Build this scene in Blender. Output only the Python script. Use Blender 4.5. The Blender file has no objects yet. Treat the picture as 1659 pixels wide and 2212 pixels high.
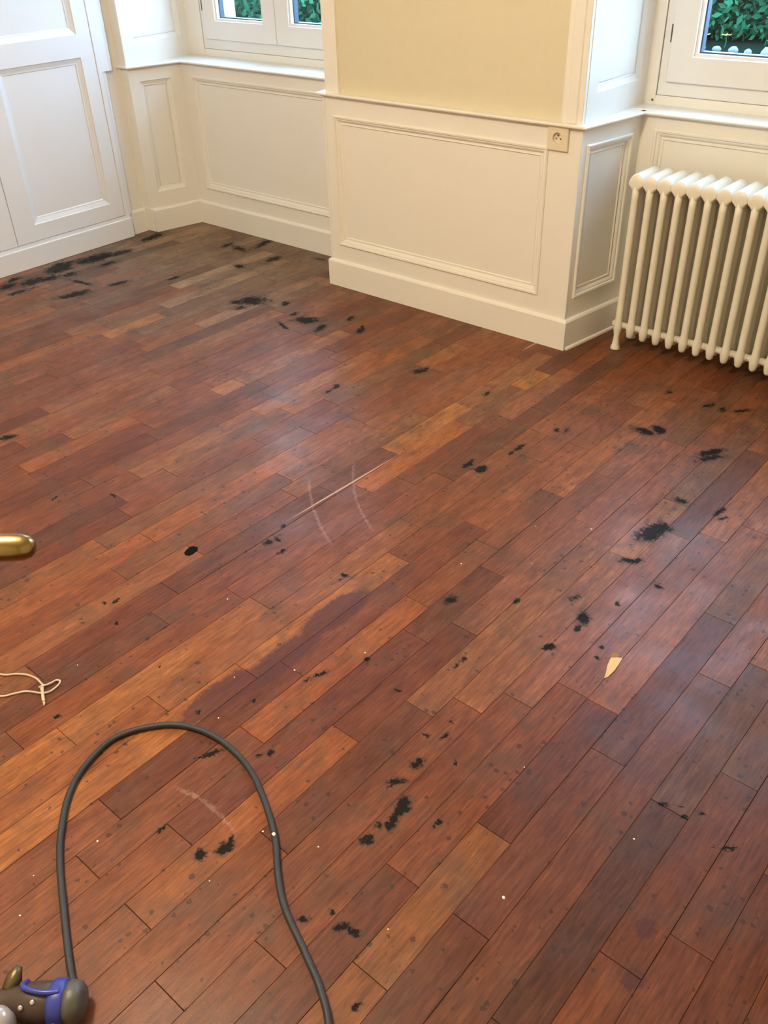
import bpy, bmesh, math, random
from mathutils import Vector, Matrix
R = random.Random(7)
scene = bpy.context.scene

# ------------------------------------------------------------------ camera
cam_d = bpy.data.cameras.new('camera')
cam_o = bpy.data.objects.new('camera', cam_d)
scene.collection.objects.link(cam_o)
CAM = dict(f=1890.55, yaw=-0.7199, pit=0.6105, rol=-0.0324, loc=(1.5132, -2.7919, 1.4304))
def cam_axes():
    y, p, r = CAM['yaw'], CAM['pit'], CAM['rol']
    fw = Vector((math.sin(y)*math.cos(p), math.cos(y)*math.cos(p), -math.sin(p)))
    rt = Vector((math.cos(y), -math.sin(y), 0)); up = rt.cross(fw)
    r2 = math.cos(r)*rt + math.sin(r)*up; u2 = -math.sin(r)*rt + math.cos(r)*up
    return fw, r2, u2
FW, RT, UP = cam_axes()
m = Matrix.Identity(4)
for i in range(3):
    m[i][0] = RT[i]; m[i][1] = UP[i]; m[i][2] = -FW[i]; m[i][3] = CAM['loc'][i]
cam_o.matrix_world = m
cam_d.sensor_fit = 'HORIZONTAL'; cam_d.sensor_width = 36.0
cam_d.lens = CAM['f']/1659*36.0
cam_d.clip_start = 0.05; cam_d.clip_end = 200
scene.camera = cam_o

# ------------------------------------------------------------------ world (overcast daylight)
SKY_STRENGTH = 21.0
EXPOSURE = 0.0
LAMP_POWER = 156.0
LAMP_XY = (.0, -2.5)
LAMP_COL = (1.0, .84, .60)
world = bpy.data.worlds.new('overcast_sky'); scene.world = world
world.use_nodes = True
wn = world.node_tree; wn.nodes.clear()
wo = wn.nodes.new('ShaderNodeOutputWorld'); bg = wn.nodes.new('ShaderNodeBackground')
tc = wn.nodes.new('ShaderNodeTexCoord'); sp = wn.nodes.new('ShaderNodeSeparateXYZ')
cr = wn.nodes.new('ShaderNodeValToRGB')
cr.color_ramp.elements[0].position = 0.0; cr.color_ramp.elements[0].color = (0.44, 0.67, 1.0, 1)
cr.color_ramp.elements[1].position = 1.0; cr.color_ramp.elements[1].color = (0.41, 0.65, 1.0, 1)
wn.links.new(tc.outputs['Generated'], sp.inputs[0]); wn.links.new(sp.outputs['Z'], cr.inputs[0])
wn.links.new(cr.outputs[0], bg.inputs[0]); bg.inputs[1].default_value = SKY_STRENGTH
wn.links.new(bg.outputs[0], wo.inputs[0])
scene.view_settings.view_transform = 'Standard'
scene.view_settings.look = 'None'
scene.view_settings.gamma = 1.0
scene.view_settings.exposure = EXPOSURE
scene.view_settings.use_curve_mapping = False

# ------------------------------------------------------------------ helpers
def link(o): scene.collection.objects.link(o); return o
def obj(name, bm, mat, parent=None, smooth=False, label=None):
    me = bpy.data.meshes.new(name); bm.normal_update(); bm.to_mesh(me); bm.free()
    if mat: me.materials.append(mat)
    if smooth:
        for p in me.polygons: p.use_smooth = True
    o = link(bpy.data.objects.new(name, me))
    if parent: o.parent = parent; o.matrix_parent_inverse = parent.matrix_basis.inverted()
    if label: o['label'] = label
    return o
def tag(o, label, cat, group=None):
    o['label'] = label; o['category'] = cat
    if group: o['group'] = group
    return o
def struct(o, kind='structure'): o['kind'] = kind; return o
def empty(name, loc=(0, 0, 0)):
    o = link(bpy.data.objects.new(name, None)); o.location = loc; o.empty_display_size = .05; return o
def box(bm, x0, x1, y0, y1, z0, z1, M=None):
    vs = [bm.verts.new((x, y, z)) for z in (z0, z1) for x, y in ((x0, y0), (x1, y0), (x1, y1), (x0, y1))]
    if M:
        for v in vs: v.co = M @ v.co
    f = [(3, 2, 1, 0), (4, 5, 6, 7), (0, 1, 5, 4), (1, 2, 6, 5), (2, 3, 7, 6), (3, 0, 4, 7)]
    for q in f: bm.faces.new([vs[i] for i in q])
    return vs
def bevel(bm, w, seg=1):
    bmesh.ops.bevel(bm, geom=list(bm.edges), offset=w, segments=seg, affect='EDGES', profile=.5)
def recalc(bm): bmesh.ops.recalc_face_normals(bm, faces=bm.faces)
def bxo(name, x0, x1, y0, y1, z0, z1, mat, parent=None, bv=0.0, label=None):
    bm = bmesh.new(); box(bm, x0, x1, y0, y1, z0, z1)
    if bv: bevel(bm, bv)
    return obj(name, bm, mat, parent, label=label)
def tube(bm, pts, r, n=10, cap=True):
    """sweep a circle of radius r (or list) along pts"""
    pts = [Vector(p) for p in pts]; k = len(pts); rs = r if isinstance(r, (list, tuple)) else [r]*k
    rings = []; prev = None
    for i, p in enumerate(pts):
        t = (pts[min(i+1, k-1)]-pts[max(i-1, 0)]).normalized()
        if prev is None:
            a = Vector((0, 0, 1)) if abs(t.z) < .9 else Vector((1, 0, 0))
            u = t.cross(a).normalized()
        else:
            u = (prev - t*prev.dot(t)).normalized()
        prev = u; w = t.cross(u)
        rings.append([bm.verts.new(p+rs[i]*(math.cos(2*math.pi*j/n)*u+math.sin(2*math.pi*j/n)*w)) for j in range(n)])
    for a, b in zip(rings, rings[1:]):
        for j in range(n): bm.faces.new((a[j], a[(j+1) % n], b[(j+1) % n], b[j]))
    if cap:
        bm.faces.new(list(reversed(rings[0]))); bm.faces.new(rings[-1])
def smoothpath(pts, sub=6, closed=False):
    """Catmull-Rom"""
    P = [Vector(p) for p in pts]; out = []; n = len(P)
    for i in range(n-1):
        p0 = P[max(i-1, 0)]; p1 = P[i]; p2 = P[i+1]; p3 = P[min(i+2, n-1)]
        for s in range(sub):
            t = s/sub
            out.append(.5*((2*p1)+(-p0+p2)*t+(2*p0-5*p1+4*p2-p3)*t*t+(-p0+3*p1-3*p2+p3)*t**3))
    out.append(P[-1]); return out
def lathe(bm, prof, M=None, n=20):
    """prof: (r, z) list about z, M places it"""
    rings = []
    for r, z in prof:
        rings.append([bm.verts.new((max(r, 1e-5)*math.cos(2*math.pi*j/n), max(r, 1e-5)*math.sin(2*math.pi*j/n), z)) for j in range(n)])
    for a, b in zip(rings, rings[1:]):
        for j in range(n): bm.faces.new((a[j], a[(j+1) % n], b[(j+1) % n], b[j]))
    bm.faces.new(list(reversed(rings[0]))); bm.faces.new(rings[-1])
    if M:
        for rg in rings:
            for v in rg: v.co = M @ v.co
def axis_m(loc, d):
    d = Vector(d).normalized(); return Matrix.Translation(loc) @ d.to_track_quat('Z', 'Y').to_matrix().to_4x4()
def sweep_wall(bm, path, prof, closed_ends=True):
    """profile (out, z) swept along an xy path; 'out' is to the right of the travel direction, mitred"""
    P = [Vector((p[0], p[1])) for p in path]; n = len(P); rings = []
    for i in range(n):
        d0 = (P[i]-P[i-1]).normalized() if i > 0 else None
        d1 = (P[i+1]-P[i]).normalized() if i < n-1 else None
        n0 = Vector((d0.y, -d0.x)) if d0 else None; n1 = Vector((d1.y, -d1.x)) if d1 else None
        if n0 is None: mvec = n1
        elif n1 is None: mvec = n0
        else:
            b = (n0+n1).normalized(); mvec = b/max(.3, b.dot(n0))
        rings.append([bm.verts.new((P[i].x+mvec.x*o, P[i].y+mvec.y*o, z)) for o, z in prof])
    k = len(prof)
    for a, b in zip(rings, rings[1:]):
        for j in range(k): bm.faces.new((a[j], a[(j+1) % k], b[(j+1) % k], b[j]))
    bm.faces.new(list(reversed(rings[0]))); bm.faces.new(rings[-1]); recalc(bm)

# ------------------------------------------------------------------ materials
def new_mat(name):
    mt = bpy.data.materials.new(name); mt.use_nodes = True
    nt = mt.node_tree; b = nt.nodes['Principled BSDF']; return mt, nt, b
def srgb(r, g, b):
    f = lambda c: (c/255/12.92) if c/255 <= .04045 else ((c/255+.055)/1.055)**2.4
    return (f(r), f(g), f(b), 1)
def simple(name, col, rough=.5, metal=0.0, bump=0.0, bscale=200, var=0.0, vscale=8, spec=.5):
    mt, nt, b = new_mat(name)
    b.inputs['Roughness'].default_value = rough; b.inputs['Metallic'].default_value = metal
    b.inputs['Specular IOR Level'].default_value = spec
    geo = nt.nodes.new('ShaderNodeNewGeometry')
    nz = nt.nodes.new('ShaderNodeTexNoise'); nz.inputs['Scale'].default_value = vscale; nz.inputs['Detail'].default_value = 4
    nt.links.new(geo.outputs['Position'], nz.inputs['Vector'])
    mx = nt.nodes.new('ShaderNodeMix'); mx.data_type = 'RGBA'
    mx.inputs[6].default_value = col; mx.inputs[7].default_value = tuple(c*(1-var) for c in col[:3])+(1,)
    nt.links.new(nz.outputs['Fac'], mx.inputs[0]); nt.links.new(mx.outputs[2], b.inputs['Base Color'])
    if bump:
        n2 = nt.nodes.new('ShaderNodeTexNoise'); n2.inputs['Scale'].default_value = bscale; n2.inputs['Detail'].default_value = 3
        nt.links.new(geo.outputs['Position'], n2.inputs['Vector'])
        bp = nt.nodes.new('ShaderNodeBump'); bp.inputs['Strength'].default_value = bump; bp.inputs['Distance'].default_value = .001
        nt.links.new(n2.outputs['Fac'], bp.inputs['Height']); nt.links.new(bp.outputs[0], b.inputs['Normal'])
    return mt
PAINT = simple('white_paint', (.83, .80, .73, 1), .38, bump=.02, bscale=60, var=.03)
CUPP = simple('cupboard_paint', (.79, .79, .80, 1), .40, bump=.02, bscale=60, var=.03)
PAINTW = simple('window_paint', (.80, .79, .76, 1), .40, bump=.02, bscale=90, var=.05)
WALLP = simple('cream_wallpaper', (.70, .63, .46, 1), .8, bump=.25, bscale=260, var=.05, vscale=30)
PLASTER = simple('plaster', (.74, .70, .62, 1), .85, bump=.1)
CEILM = simple('ceiling_white', (.82, .80, .75, 1), .9)
RADM = simple('radiator_enamel', (.80, .76, .65, 1), .42, bump=.03, bscale=120, var=.04)
PLASTIC = simple('socket_plastic', (.72, .64, .48, 1), .45)
DARKHOLE = simple('dark_hole', (.12, .08, .05, 1), .7)
RUSTM = simple('brown_plug', (.16, .09, .05, 1), .5, var=.3, vscale=200)
BRASS = simple('brass', (.40, .27, .11, 1), .27, 1.0, var=.35, vscale=60)
RUBBER = simple('black_rubber', (.022, .021, .024, 1), .55, bump=.4, bscale=500, var=.2, vscale=60)
STRINGM = simple('pale_string', (.62, .50, .36, 1), .85, bump=.8, bscale=900, var=.2, vscale=300)
BLUEM = simple('blue_plastic', (.035, .05, .33, 1), .35, var=.25, vscale=60)
GREYM = simple('dirty_grey_metal', (.13, .125, .115, 1), .48, .3, bump=.3, bscale=200, var=.5, vscale=50)
BROWNM = simple('brown_housing', (.085, .055, .045, 1), .42, .2, bump=.3, bscale=150, var=.5, vscale=40)
PALEM = simple('pale_grey_knob', (.46, .41, .40, 1), .25, .3, var=.2, vscale=60)
OLIVEM = simple('tarnished_brass', (.16, .125, .06, 1), .4, .7, var=.4, vscale=80)
STEELM = simple('steel_screw', (.7, .68, .62, 1), .2, 1.0)
CHIPM = simple('raw_wood', (.75, .52, .28, 1), .8, var=.2, vscale=150)
FLAKEM = simple('paint_flake', (.85, .78, .68, 1), .6)
BLACKM = simple('black_flake_material', (.006, .0055, .006, 1), .95, spec=.05)
GASKET = simple('window_gasket', (.03, .05, .08, 1), .4)
STONEO = simple('outer_stone', (.48, .48, .42, 1), .9, bump=.5, bscale=40, var=.3, vscale=12)
SUBF = simple('dark_subfloor', (.012, .008, .006, 1), .9)

GLASS, nt, b = new_mat('window_glass')
nt.nodes.remove(b)
tr = nt.nodes.new('ShaderNodeBsdfTransparent'); gl = nt.nodes.new('ShaderNodeBsdfGlossy'); gl.inputs['Roughness'].default_value = .02
fr = nt.nodes.new('ShaderNodeFresnel'); fr.inputs['IOR'].default_value = 1.45
mxs = nt.nodes.new('ShaderNodeMixShader'); tr.inputs[0].default_value = (.95, .98, .97, 1)
gg = nt.nodes.new('ShaderNodeNewGeometry'); inv = nt.nodes.new('ShaderNodeMath'); inv.operation = 'SUBTRACT'; inv.inputs[0].default_value = 1
nt.links.new(gg.outputs['Backfacing'], inv.inputs[1]); mu = nt.nodes.new('ShaderNodeMath'); mu.operation = 'MULTIPLY'
nt.links.new(fr.outputs[0], mu.inputs[0]); nt.links.new(inv.outputs[0], mu.inputs[1]); nt.links.new(mu.outputs[0], mxs.inputs[0]); nt.links.new(tr.outputs[0], mxs.inputs[1]); nt.links.new(gl.outputs[0], mxs.inputs[2])
nt.links.new(mxs.outputs[0], nt.nodes['Material Output'].inputs[0])

C0, PITCH, ANG = 0.593, 0.075, 0.014152
STAINS = [(0.805, -0.872, 0.071, 0.0324, -1.8, 1.0), (0.811, -1.031, 0.0282, 0.0151, -2.4, 0.8), (0.83, -1.014, 0.0242, 0.0123, -1.82, 0.5), (0.833, -1.3, 0.0284, 0.0179, 2.0, 1.0), (0.839, -1.335, 0.0187, 0.008, -1.61, 0.7), (0.82, -1.435, 0.0248, 0.011, -2.06, 0.8), (0.83, -1.988, 0.0272, 0.0155, 1.88, 1.0), (0.836, -2.024, 0.0255, 0.0105, 1.92, 1.0), (0.826, -2.086, 0.0163, 0.0125, -1.86, 1.0), (0.824, -2.05, 0.0116, 0.0077, 2.6, 0.7), (0.79, -1.887, 0.0148, 0.0105, -1.4, 0.9), (0.782, -1.953, 0.0265, 0.0101, -2.29, 0.8), (0.781, -1.966, 0.0148, 0.0065, -1.53, 0.6), (0.632, -2.266, 0.0191, 0.0132, -1.9, 1.0), (0.629, -2.247, 0.013, 0.0048, 2.1, 0.8), (0.608, -2.302, 0.0147, 0.0124, -2.69, 0.9), (0.902, -2.242, 0.0173, 0.0086, -2.08, 0.8), (0.926, -2.234, 0.0149, 0.0072, -2.91, 0.9), (0.842, -2.271, 0.0145, 0.0086, -2.51, 0.6), (0.875, -2.231, 0.0104, 0.0066, -2.5, 0.5), (0.248, -0.9, 0.0248, 0.0185, -1.76, 1.0), (0.205, -0.899, 0.0264, 0.0158, -1.46, 0.7), (0.201, -0.871, 0.0124, 0.0071, -1.28, 0.8), (-0.317, -0.483, 0.0414, 0.0244, -2.15, 0.8), (-0.309, -0.457, 0.0282, 0.0107, -1.5, 0.6), (-0.019, -0.479, 0.0191, 0.0109, -1.65, 0.9), (0.531, -0.386, 0.0449, 0.0229, -3.13, 1.0), (0.57, -0.352, 0.0291, 0.0224, 2.25, 1.0), (0.758, -0.379, 0.0594, 0.0158, -2.13, 1.0), (0.77, -0.418, 0.0696, 0.0259, -2.21, 0.45), (-0.985, -0.385, 0.0611, 0.0379, -2.59, 1.0), (-0.886, -0.413, 0.0446, 0.0221, -1.36, 0.9), (-1.026, -0.488, 0.0752, 0.0129, 2.75, 0.6), (-1.079, -0.368, 0.0303, 0.0228, -1.41, 0.6), (-1.339, -0.372, 0.0738, 0.0575, -2.35, 1.0), (-1.385, -0.426, 0.0378, 0.0281, -1.96, 0.8), (-1.197, -0.307, 0.0331, 0.0169, 2.07, 0.9), (-1.321, -0.457, 0.0484, 0.0271, -1.98, 0.6), (-1.023, -0.401, 0.0458, 0.0257, -2.18, 0.5), (-2.428, -0.642, 0.1005, 0.0628, -1.09, 0.9), (-2.306, -0.665, 0.06, 0.0379, -1.37, 0.7), (-2.4, -0.457, 0.1148, 0.0592, -1.55, 0.85), (-2.361, -0.326, 0.0819, 0.0434, -1.58, 0.7), (-2.278, -0.469, 0.0648, 0.0334, -1.62, 0.5), (-2.363, -0.829, 0.0815, 0.0536, -1.4, 0.8), (-2.459, -0.869, 0.0458, 0.03, -1.28, 0.6), (-2.396, -0.942, 0.0674, 0.0453, -1.37, 0.8), (-2.054, -0.807, 0.095, 0.038, -1.79, 0.8), (-2.287, -0.935, 0.082, 0.0304, -1.62, 0.7), (-2.333, -0.761, 0.0912, 0.0402, -1.63, 0.7), (-2.162, -0.697, 0.0951, 0.0163, -3.07, 0.8), (-2.008, -0.6, 0.0762, 0.0313, -1.79, 0.5), (-2.436, -0.071, 0.1213, 0.0452, 1.84, 0.6), (-1.1, -1.696, 0.0304, 0.0174, -2.12, 1.0), (0.274, -0.72, 0.0274, 0.0105, -1.57, 0.8), (0.272, -0.761, 0.0211, 0.0078, -1.57, 0.6), (0.906, -0.673, 0.0341, 0.0119, -1.69, 0.8), (0.797, -0.688, 0.0257, 0.015, 3.02, 0.8), (0.925, -0.701, 0.0257, 0.0104, -2.16, 0.5), (-1.877, 0.206, 0.0934, 0.0317, 1.83, 0.7), (-1.925, 0.074, 0.0919, 0.0325, 3.05, 0.6), (-2.007, 0.069, 0.07, 0.0259, 1.86, 0.6), (-1.722, -0.108, 0.0447, 0.0334, 2.72, 0.5), (-1.657, 0.061, 0.0768, 0.0355, -1.53, 0.6), (-1.471, 0.195, 0.0648, 0.0197, 3.1, 0.4), (-1.848, -0.394, 0.0501, 0.0227, -1.71, 0.4), (-0.738, -0.332, 0.0346, 0.0203, -1.19, 0.8), (-0.856, -0.265, 0.0309, 0.0159, -1.16, 0.9), (-0.757, -0.3, 0.0185, 0.0123, 2.36, 0.7), (-0.477, -0.759, 0.0271, 0.0136, -1.33, 0.8), (-0.475, -0.803, 0.031, 0.0108, -1.52, 0.5), (0.308, -0.553, 0.0173, 0.0095, -1.26, 0.7), (0.334, -0.53, 0.0228, 0.0097, -1.42, 0.5), (0.625, -0.1, 0.0282, 0.0111, -2.07, 0.7), (0.73, -0.065, 0.0467, 0.0117, -2.28, 0.8), (0.672, -0.097, 0.0271, 0.0185, 1.71, 0.5), (0.445, -2.135, 0.0224, 0.0081, -2.11, 0.9), (0.433, -2.157, 0.0147, 0.0048, -2.26, 0.6), (0.524, -2.077, 0.0104, 0.0063, -1.97, 0.8), (0.539, -2.059, 0.0102, 0.0076, -1.62, 0.9), (1.009, -2.321, 0.0104, 0.0066, -2.03, 0.8), (0.48, -0.091, 0.0166, 0.0102, -1.65, 0.9), (0.02, -1.534, 0.0192, 0.0086, 3.03, 0.6), (-0.012, -1.482, 0.0132, 0.0086, -1.07, 0.7), (0.068, -1.565, 0.018, 0.0091, -1.46, 0.9), (0.01, -1.56, 0.0252, 0.0209, -1.57, 0.35), (0.27, -1.536, 0.0194, 0.0085, -3.11, 0.7), (0.273, -1.557, 0.0117, 0.0065, -1.62, 0.6), (0.542, -1.444, 0.0286, 0.0163, -1.8, 0.6), (0.468, -1.824, 0.0119, 0.0055, -1.93, 0.9), (0.461, -1.839, 0.0107, 0.0054, -1.85, 0.9), (0.454, -1.862, 0.0126, 0.0053, -1.79, 0.8), (0.508, -2.313, 0.0155, 0.0056, -1.71, 0.5), (0.672, -1.346, 0.0124, 0.0073, -1.6, 0.9), (0.689, -1.593, 0.0113, 0.0075, -1.31, 0.7), (0.687, -1.619, 0.0117, 0.0064, -1.58, 0.6), (0.868, -1.201, 0.0095, 0.0075, 2.19, 0.8), (0.915, -1.078, 0.0185, 0.012, -3.1, 0.4), (0.906, -1.972, 0.0071, 0.0049, -1.72, 0.9), (0.905, -1.984, 0.0044, 0.0036, -1.51, 0.8), (1.349, -1.682, 0.0135, 0.0036, -2.34, 1.0), (1.325, -1.698, 0.0044, 0.0024, -2.33, 0.8), (1.242, -1.654, 0.0088, 0.0029, -2.76, 0.8), (1.28, -1.643, 0.0109, 0.0042, -2.68, 0.8), (1.213, -1.671, 0.0156, 0.0056, -2.61, 0.5), (1.258, -1.672, 0.0093, 0.0057, -3.07, 0.5), (0.915, -1.361, 0.0116, 0.0069, -1.88, 0.9), (0.923, -1.397, 0.0105, 0.0077, 3.03, 0.8), (0.336, -2.078, 0.0079, 0.0066, -1.22, 0.8), (0.406, -1.982, 0.0061, 0.0051, -1.43, 0.9), (0.514, -1.729, 0.0087, 0.0062, -1.14, 0.9), (0.79, -1.799, 0.0151, 0.0059, -1.86, 0.8), (0.759, -1.821, 0.0082, 0.0062, -3.05, 0.8), (0.849, -1.84, 0.0124, 0.0038, 2.48, 0.7), (0.778, -1.76, 0.0061, 0.0046, 2.96, 0.8), (0.775, -1.246, 0.0352, 0.0161, -1.96, 0.25), (0.632, -1.759, 0.0108, 0.0034, -3.01, 1.0), (0.017, -2.223, 0.0095, 0.0041, 3.06, 0.5), (0.106, -2.281, 0.0064, 0.0056, -1.96, 0.8), (0.159, -2.046, 0.0052, 0.0037, -1.32, 0.8), (-0.046, -2.018, 0.0079, 0.0045, 2.85, 0.9), (-0.133, -1.993, 0.0074, 0.0059, 2.74, 0.8), (-0.116, -1.968, 0.0147, 0.0046, 1.61, 0.8), (-0.525, -1.685, 0.0198, 0.0042, 3.05, 0.9), (-0.653, -1.8, 0.0225, 0.006, 1.73, 0.6)]

# reddish-brown patches in the finish: x, y, semi-axes, angle
REDS = [(.351, -1.659, .117, .042, -1.597), (.361, -1.865, .158, .036, -1.591), (.337, -2.013, .114, .04, -1.621),
        (1.301, -1.917, .022, .016, -1.781), (1.325, -2.007, .023, .017, -1.799)]
PALES = [(-.012, -1.222, .235, .0035, -1.616), (-.11, -.037, .067, .004, -1.62)]  # first mark: chipped raw-wood board edge with its lit highlight painted in
# pale circular scuffs: centre x, y, radius, angle range centre vector (as a far point), half width
SCUFFS = [((-.125, -1.262), (-.022, -1.354), (.078, -1.42), (.149, -1.459)), ((-.079, -1.109), (.025, -1.225), (.14, -1.315), (.197, -1.341)),
          ((.453, -2.236), (.510, -2.224), (.578, -2.222), (.62, -2.23))]

def wood_mat(name, stains, reds, pales, scuffs):
    mt, nt, b = new_mat(name); N = nt.nodes; L = nt.links
    def nn(t, **kw):
        n = N.new(t)
        for k, v in kw.items(): setattr(n, k, v)
        return n
    def math_(op, a, bb=None, clamp=False):
        n = nn('ShaderNodeMath', operation=op, use_clamp=clamp)
        for i, v in enumerate((a, bb)):
            if v is None: continue
            if isinstance(v, (int, float)): n.inputs[i].default_value = v
            else: L.new(v, n.inputs[i])
        return n.outputs[0]
    def rng(v, a, bq, c=0, d=1):
        n = nn('ShaderNodeMapRange', clamp=True); L.new(v, n.inputs[0])
        for i, q in enumerate((a, bq, c, d)): n.inputs[i+1].default_value = q
        return n.outputs[0]
    def mix(f, a, bb, bt='MIX'):
        n = nn('ShaderNodeMix', data_type='RGBA', blend_type=bt)
        if isinstance(f, (int, float)): n.inputs[0].default_value = f
        else: L.new(f, n.inputs[0])
        for i, v in ((6, a), (7, bb)):
            if isinstance(v, tuple): n.inputs[i].default_value = v
            else: L.new(v, n.inputs[i])
        return n.outputs[2]
    def noise(vec, scale, detail=3, rough=.5):
        n = nn('ShaderNodeTexNoise'); n.inputs['Scale'].default_value = scale; n.inputs['Detail'].default_value = detail
        n.inputs['Roughness'].default_value = rough; L.new(vec, n.inputs['Vector']); return n
    geo = nn('ShaderNodeNewGeometry'); oi = nn('ShaderNodeObjectInfo'); P = geo.outputs['Position']
    off = nn('ShaderNodeVectorMath', operation='SCALE'); off.inputs[0].default_value = (13.1, 7.7, 3.3); L.new(oi.outputs['Random'], off.inputs['Scale'])
    rot = nn('ShaderNodeMapping'); L.new(P, rot.inputs[0]); rot.inputs['Rotation'].default_value = (0, 0, ANG)
    pw = nn('ShaderNodeVectorMath', operation='ADD'); L.new(rot.outputs[0], pw.inputs[0]); L.new(off.outputs[0], pw.inputs[1])
    st = nn('ShaderNodeMapping'); L.new(pw.outputs[0], st.inputs[0]); st.inputs['Scale'].default_value = (1, .09, 1)
    grain = noise(st.outputs[0], 190, 3, .6); broad = noise(st.outputs[0], 38, 3, .55)
    st2 = nn('ShaderNodeMapping'); L.new(pw.outputs[0], st2.inputs[0]); st2.inputs['Scale'].default_value = (1, .35, 1)
    mott = noise(st2.outputs[0], 26, 5, .65)
    dirt = noise(P, 7, 6, .65); fine = noise(P, 120, 3, .6)
    wearn = noise(P, 11, 6, .7)
    base = mix(rng(grain.outputs['Fac'], .3, .7), (.68, .66, .64, 1), (1.28, 1.30, 1.32, 1))
    base = mix(1.0, oi.outputs['Color'], base, 'MULTIPLY')
    base = mix(rng(broad.outputs['Fac'],   .35, .7, 0, .5), base, mix(1.0, base, (.72, .62, .66, 1), 'MULTIPLY'))
    base = mix(rng(mott.outputs['Fac'], .46, .66, 0, .75), base, mix(1.0, base, (.72, .60, .66, 1), 'MULTIPLY'))
    base = mix(rng(mott.outputs['Fac'], .46, .32, 0, .6), base, mix(1.0, base, (1.25, 1.18, 1.02, 1), 'MULTIPLY'))
    base = mix(rng(dirt.outputs['Fac'], .5, .66, 0, .5), base, (.062, .036, .026, 1))
    sc1 = nn('ShaderNodeMapping'); L.new(P, sc1.inputs[0]); sc1.inputs['Rotation'].default_value = (0, 0, .55); sc1.inputs['Scale'].default_value = (1, .05, 1)
    scr = noise(sc1.outputs[0], 240, 2, .6)
    base = mix(rng(scr.outputs['Fac'], .56, .74, 0, .55), base, mix(1.0, base, (1.5, 1.48, 1.5, 1), 'MULTIPLY'))
    base = mix(rng(wearn.outputs['Fac'], .50, .64, 0, .5), base, mix(1.0, base, (1.32, 1.36, 1.42, 1), 'MULTIPLY'))
    # small scattered dark pits
    vor = nn('ShaderNodeTexVoronoi', feature='F1'); vor.inputs['Scale'].default_value = 58
    wob = nn('ShaderNodeVectorMath', operation='SCALE'); L.new(fine.outputs['Color'], wob.inputs[0]); wob.inputs['Scale'].default_value = .013
    pv = nn('ShaderNodeVectorMath', operation='ADD'); L.new(P, pv.inputs[0]); L.new(wob.outputs[0], pv.inputs[1]); L.new(pv.outputs[0], vor.inputs['Vector'])
    sepc = nn('ShaderNodeSeparateColor'); L.new(vor.outputs['Color'], sepc.inputs[0])
    rad = math_('MULTIPLY', rng(sepc.outputs[0], .5, 1.0, 0, .34), rng(dirt.outputs['Fac'], .36, .62, .35, 1.25))
    pit = rng(math_('SUBTRACT', vor.outputs['Distance'], rad), -.035, .02, 1, 0)
    base = mix(math_('MULTIPLY', pit, .72), base, (.034, .015, .011, 1))
    wv = nn('ShaderNodeVectorMath', operation='SUBTRACT'); L.new(fine.outputs['Color'], wv.inputs[0]); wv.inputs[1].default_value = (.5, .5, .5)
    wv2 = nn('ShaderNodeVectorMath', operation='SCALE'); L.new(wv.outputs[0], wv2.inputs[0]); wv2.inputs['Scale'].default_value = .022
    PW = nn('ShaderNodeVectorMath', operation='ADD'); L.new(P, PW.inputs[0]); L.new(wv2.outputs[0], PW.inputs[1])
    flat = nn('ShaderNodeVectorMath', operation='MULTIPLY'); L.new(PW.outputs[0], flat.inputs[0]); flat.inputs[1].default_value = (1, 1, 0)
    def ell(x, y, a, c, ang, src=None):
        mp = nn('ShaderNodeMapping', vector_type='TEXTURE'); L.new(src or flat.outputs[0], mp.inputs[0])
        mp.inputs['Location'].default_value = (x, y, 0); mp.inputs['Rotation'].default_value = (0, 0, ang); mp.inputs['Scale'].default_value = (a, c, 1)
        ln = nn('ShaderNodeVectorMath', operation='LENGTH'); L.new(mp.outputs[0], ln.inputs[0]); return ln.outputs['Value']
    medium = noise(P, 45, 4, .65)
    coarse = noise(P, 17, 3, .6)
    jit = math_('ADD', math_('MULTIPLY', math_('SUBTRACT', medium.outputs['Fac'], .5), 1.9), math_('MULTIPLY', math_('SUBTRACT', coarse.outputs['Fac'], .5), 1.3))
    if reds:
        acc = None
        for e in reds:
            v = ell(*e); acc = v if acc is None else math_('MINIMUM', acc, v)
        rm = rng(math_('ADD', acc, math_('MULTIPLY', jit, .25)), .85, 1.08, .88, 0)
        base = mix(rm, base, mix(grain.outputs['Fac'], (.048, .013, .012, 1), (.088, .026, .022, 1)))
    if pales:
        flat2 = nn('ShaderNodeVectorMath', operation='MULTIPLY'); L.new(P, flat2.inputs[0]); flat2.inputs[1].default_value = (1, 1, 0)
        acc = None
        for e in pales:
            v = ell(*e, src=flat2.outputs[0]); acc = v if acc is None else math_('MINIMUM', acc, v)
        base = mix(rng(acc, .6, 1.1, .75, 0), base, (.60, .36, .22, 1))
    for sc in scuffs:
        # circle through three points
        (ax, ay), (bx, by), (cx, cy) = sc[0], sc[1], sc[3]
        d = 2*(ax*(by-cy)+bx*(cy-ay)+cx*(ay-by))
        ux = ((ax*ax+ay*ay)*(by-cy)+(bx*bx+by*by)*(cy-ay)+(cx*cx+cy*cy)*(ay-by))/d
        uy = ((ax*ax+ay*ay)*(cx-bx)+(bx*bx+by*by)*(ax-cx)+(cx*cx+cy*cy)*(bx-ax))/d
        rr = math.hypot(ax-ux, ay-uy)
        v = ell(ux, uy, 1, 1, 0)
        ring = rng(math_('ABSOLUTE', math_('SUBTRACT', v, rr)), .0015, .0055, 1, 0)
        mx_, my_ = (sc[0][0]+sc[3][0])/2, (sc[0][1]+sc[3][1])/2
        hl = math.hypot(sc[0][0]-sc[3][0], sc[0][1]-sc[3][1])/2
        near = rng(ell(mx_, my_, hl, hl, 0), .85, 1.1, .20, 0)
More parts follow.
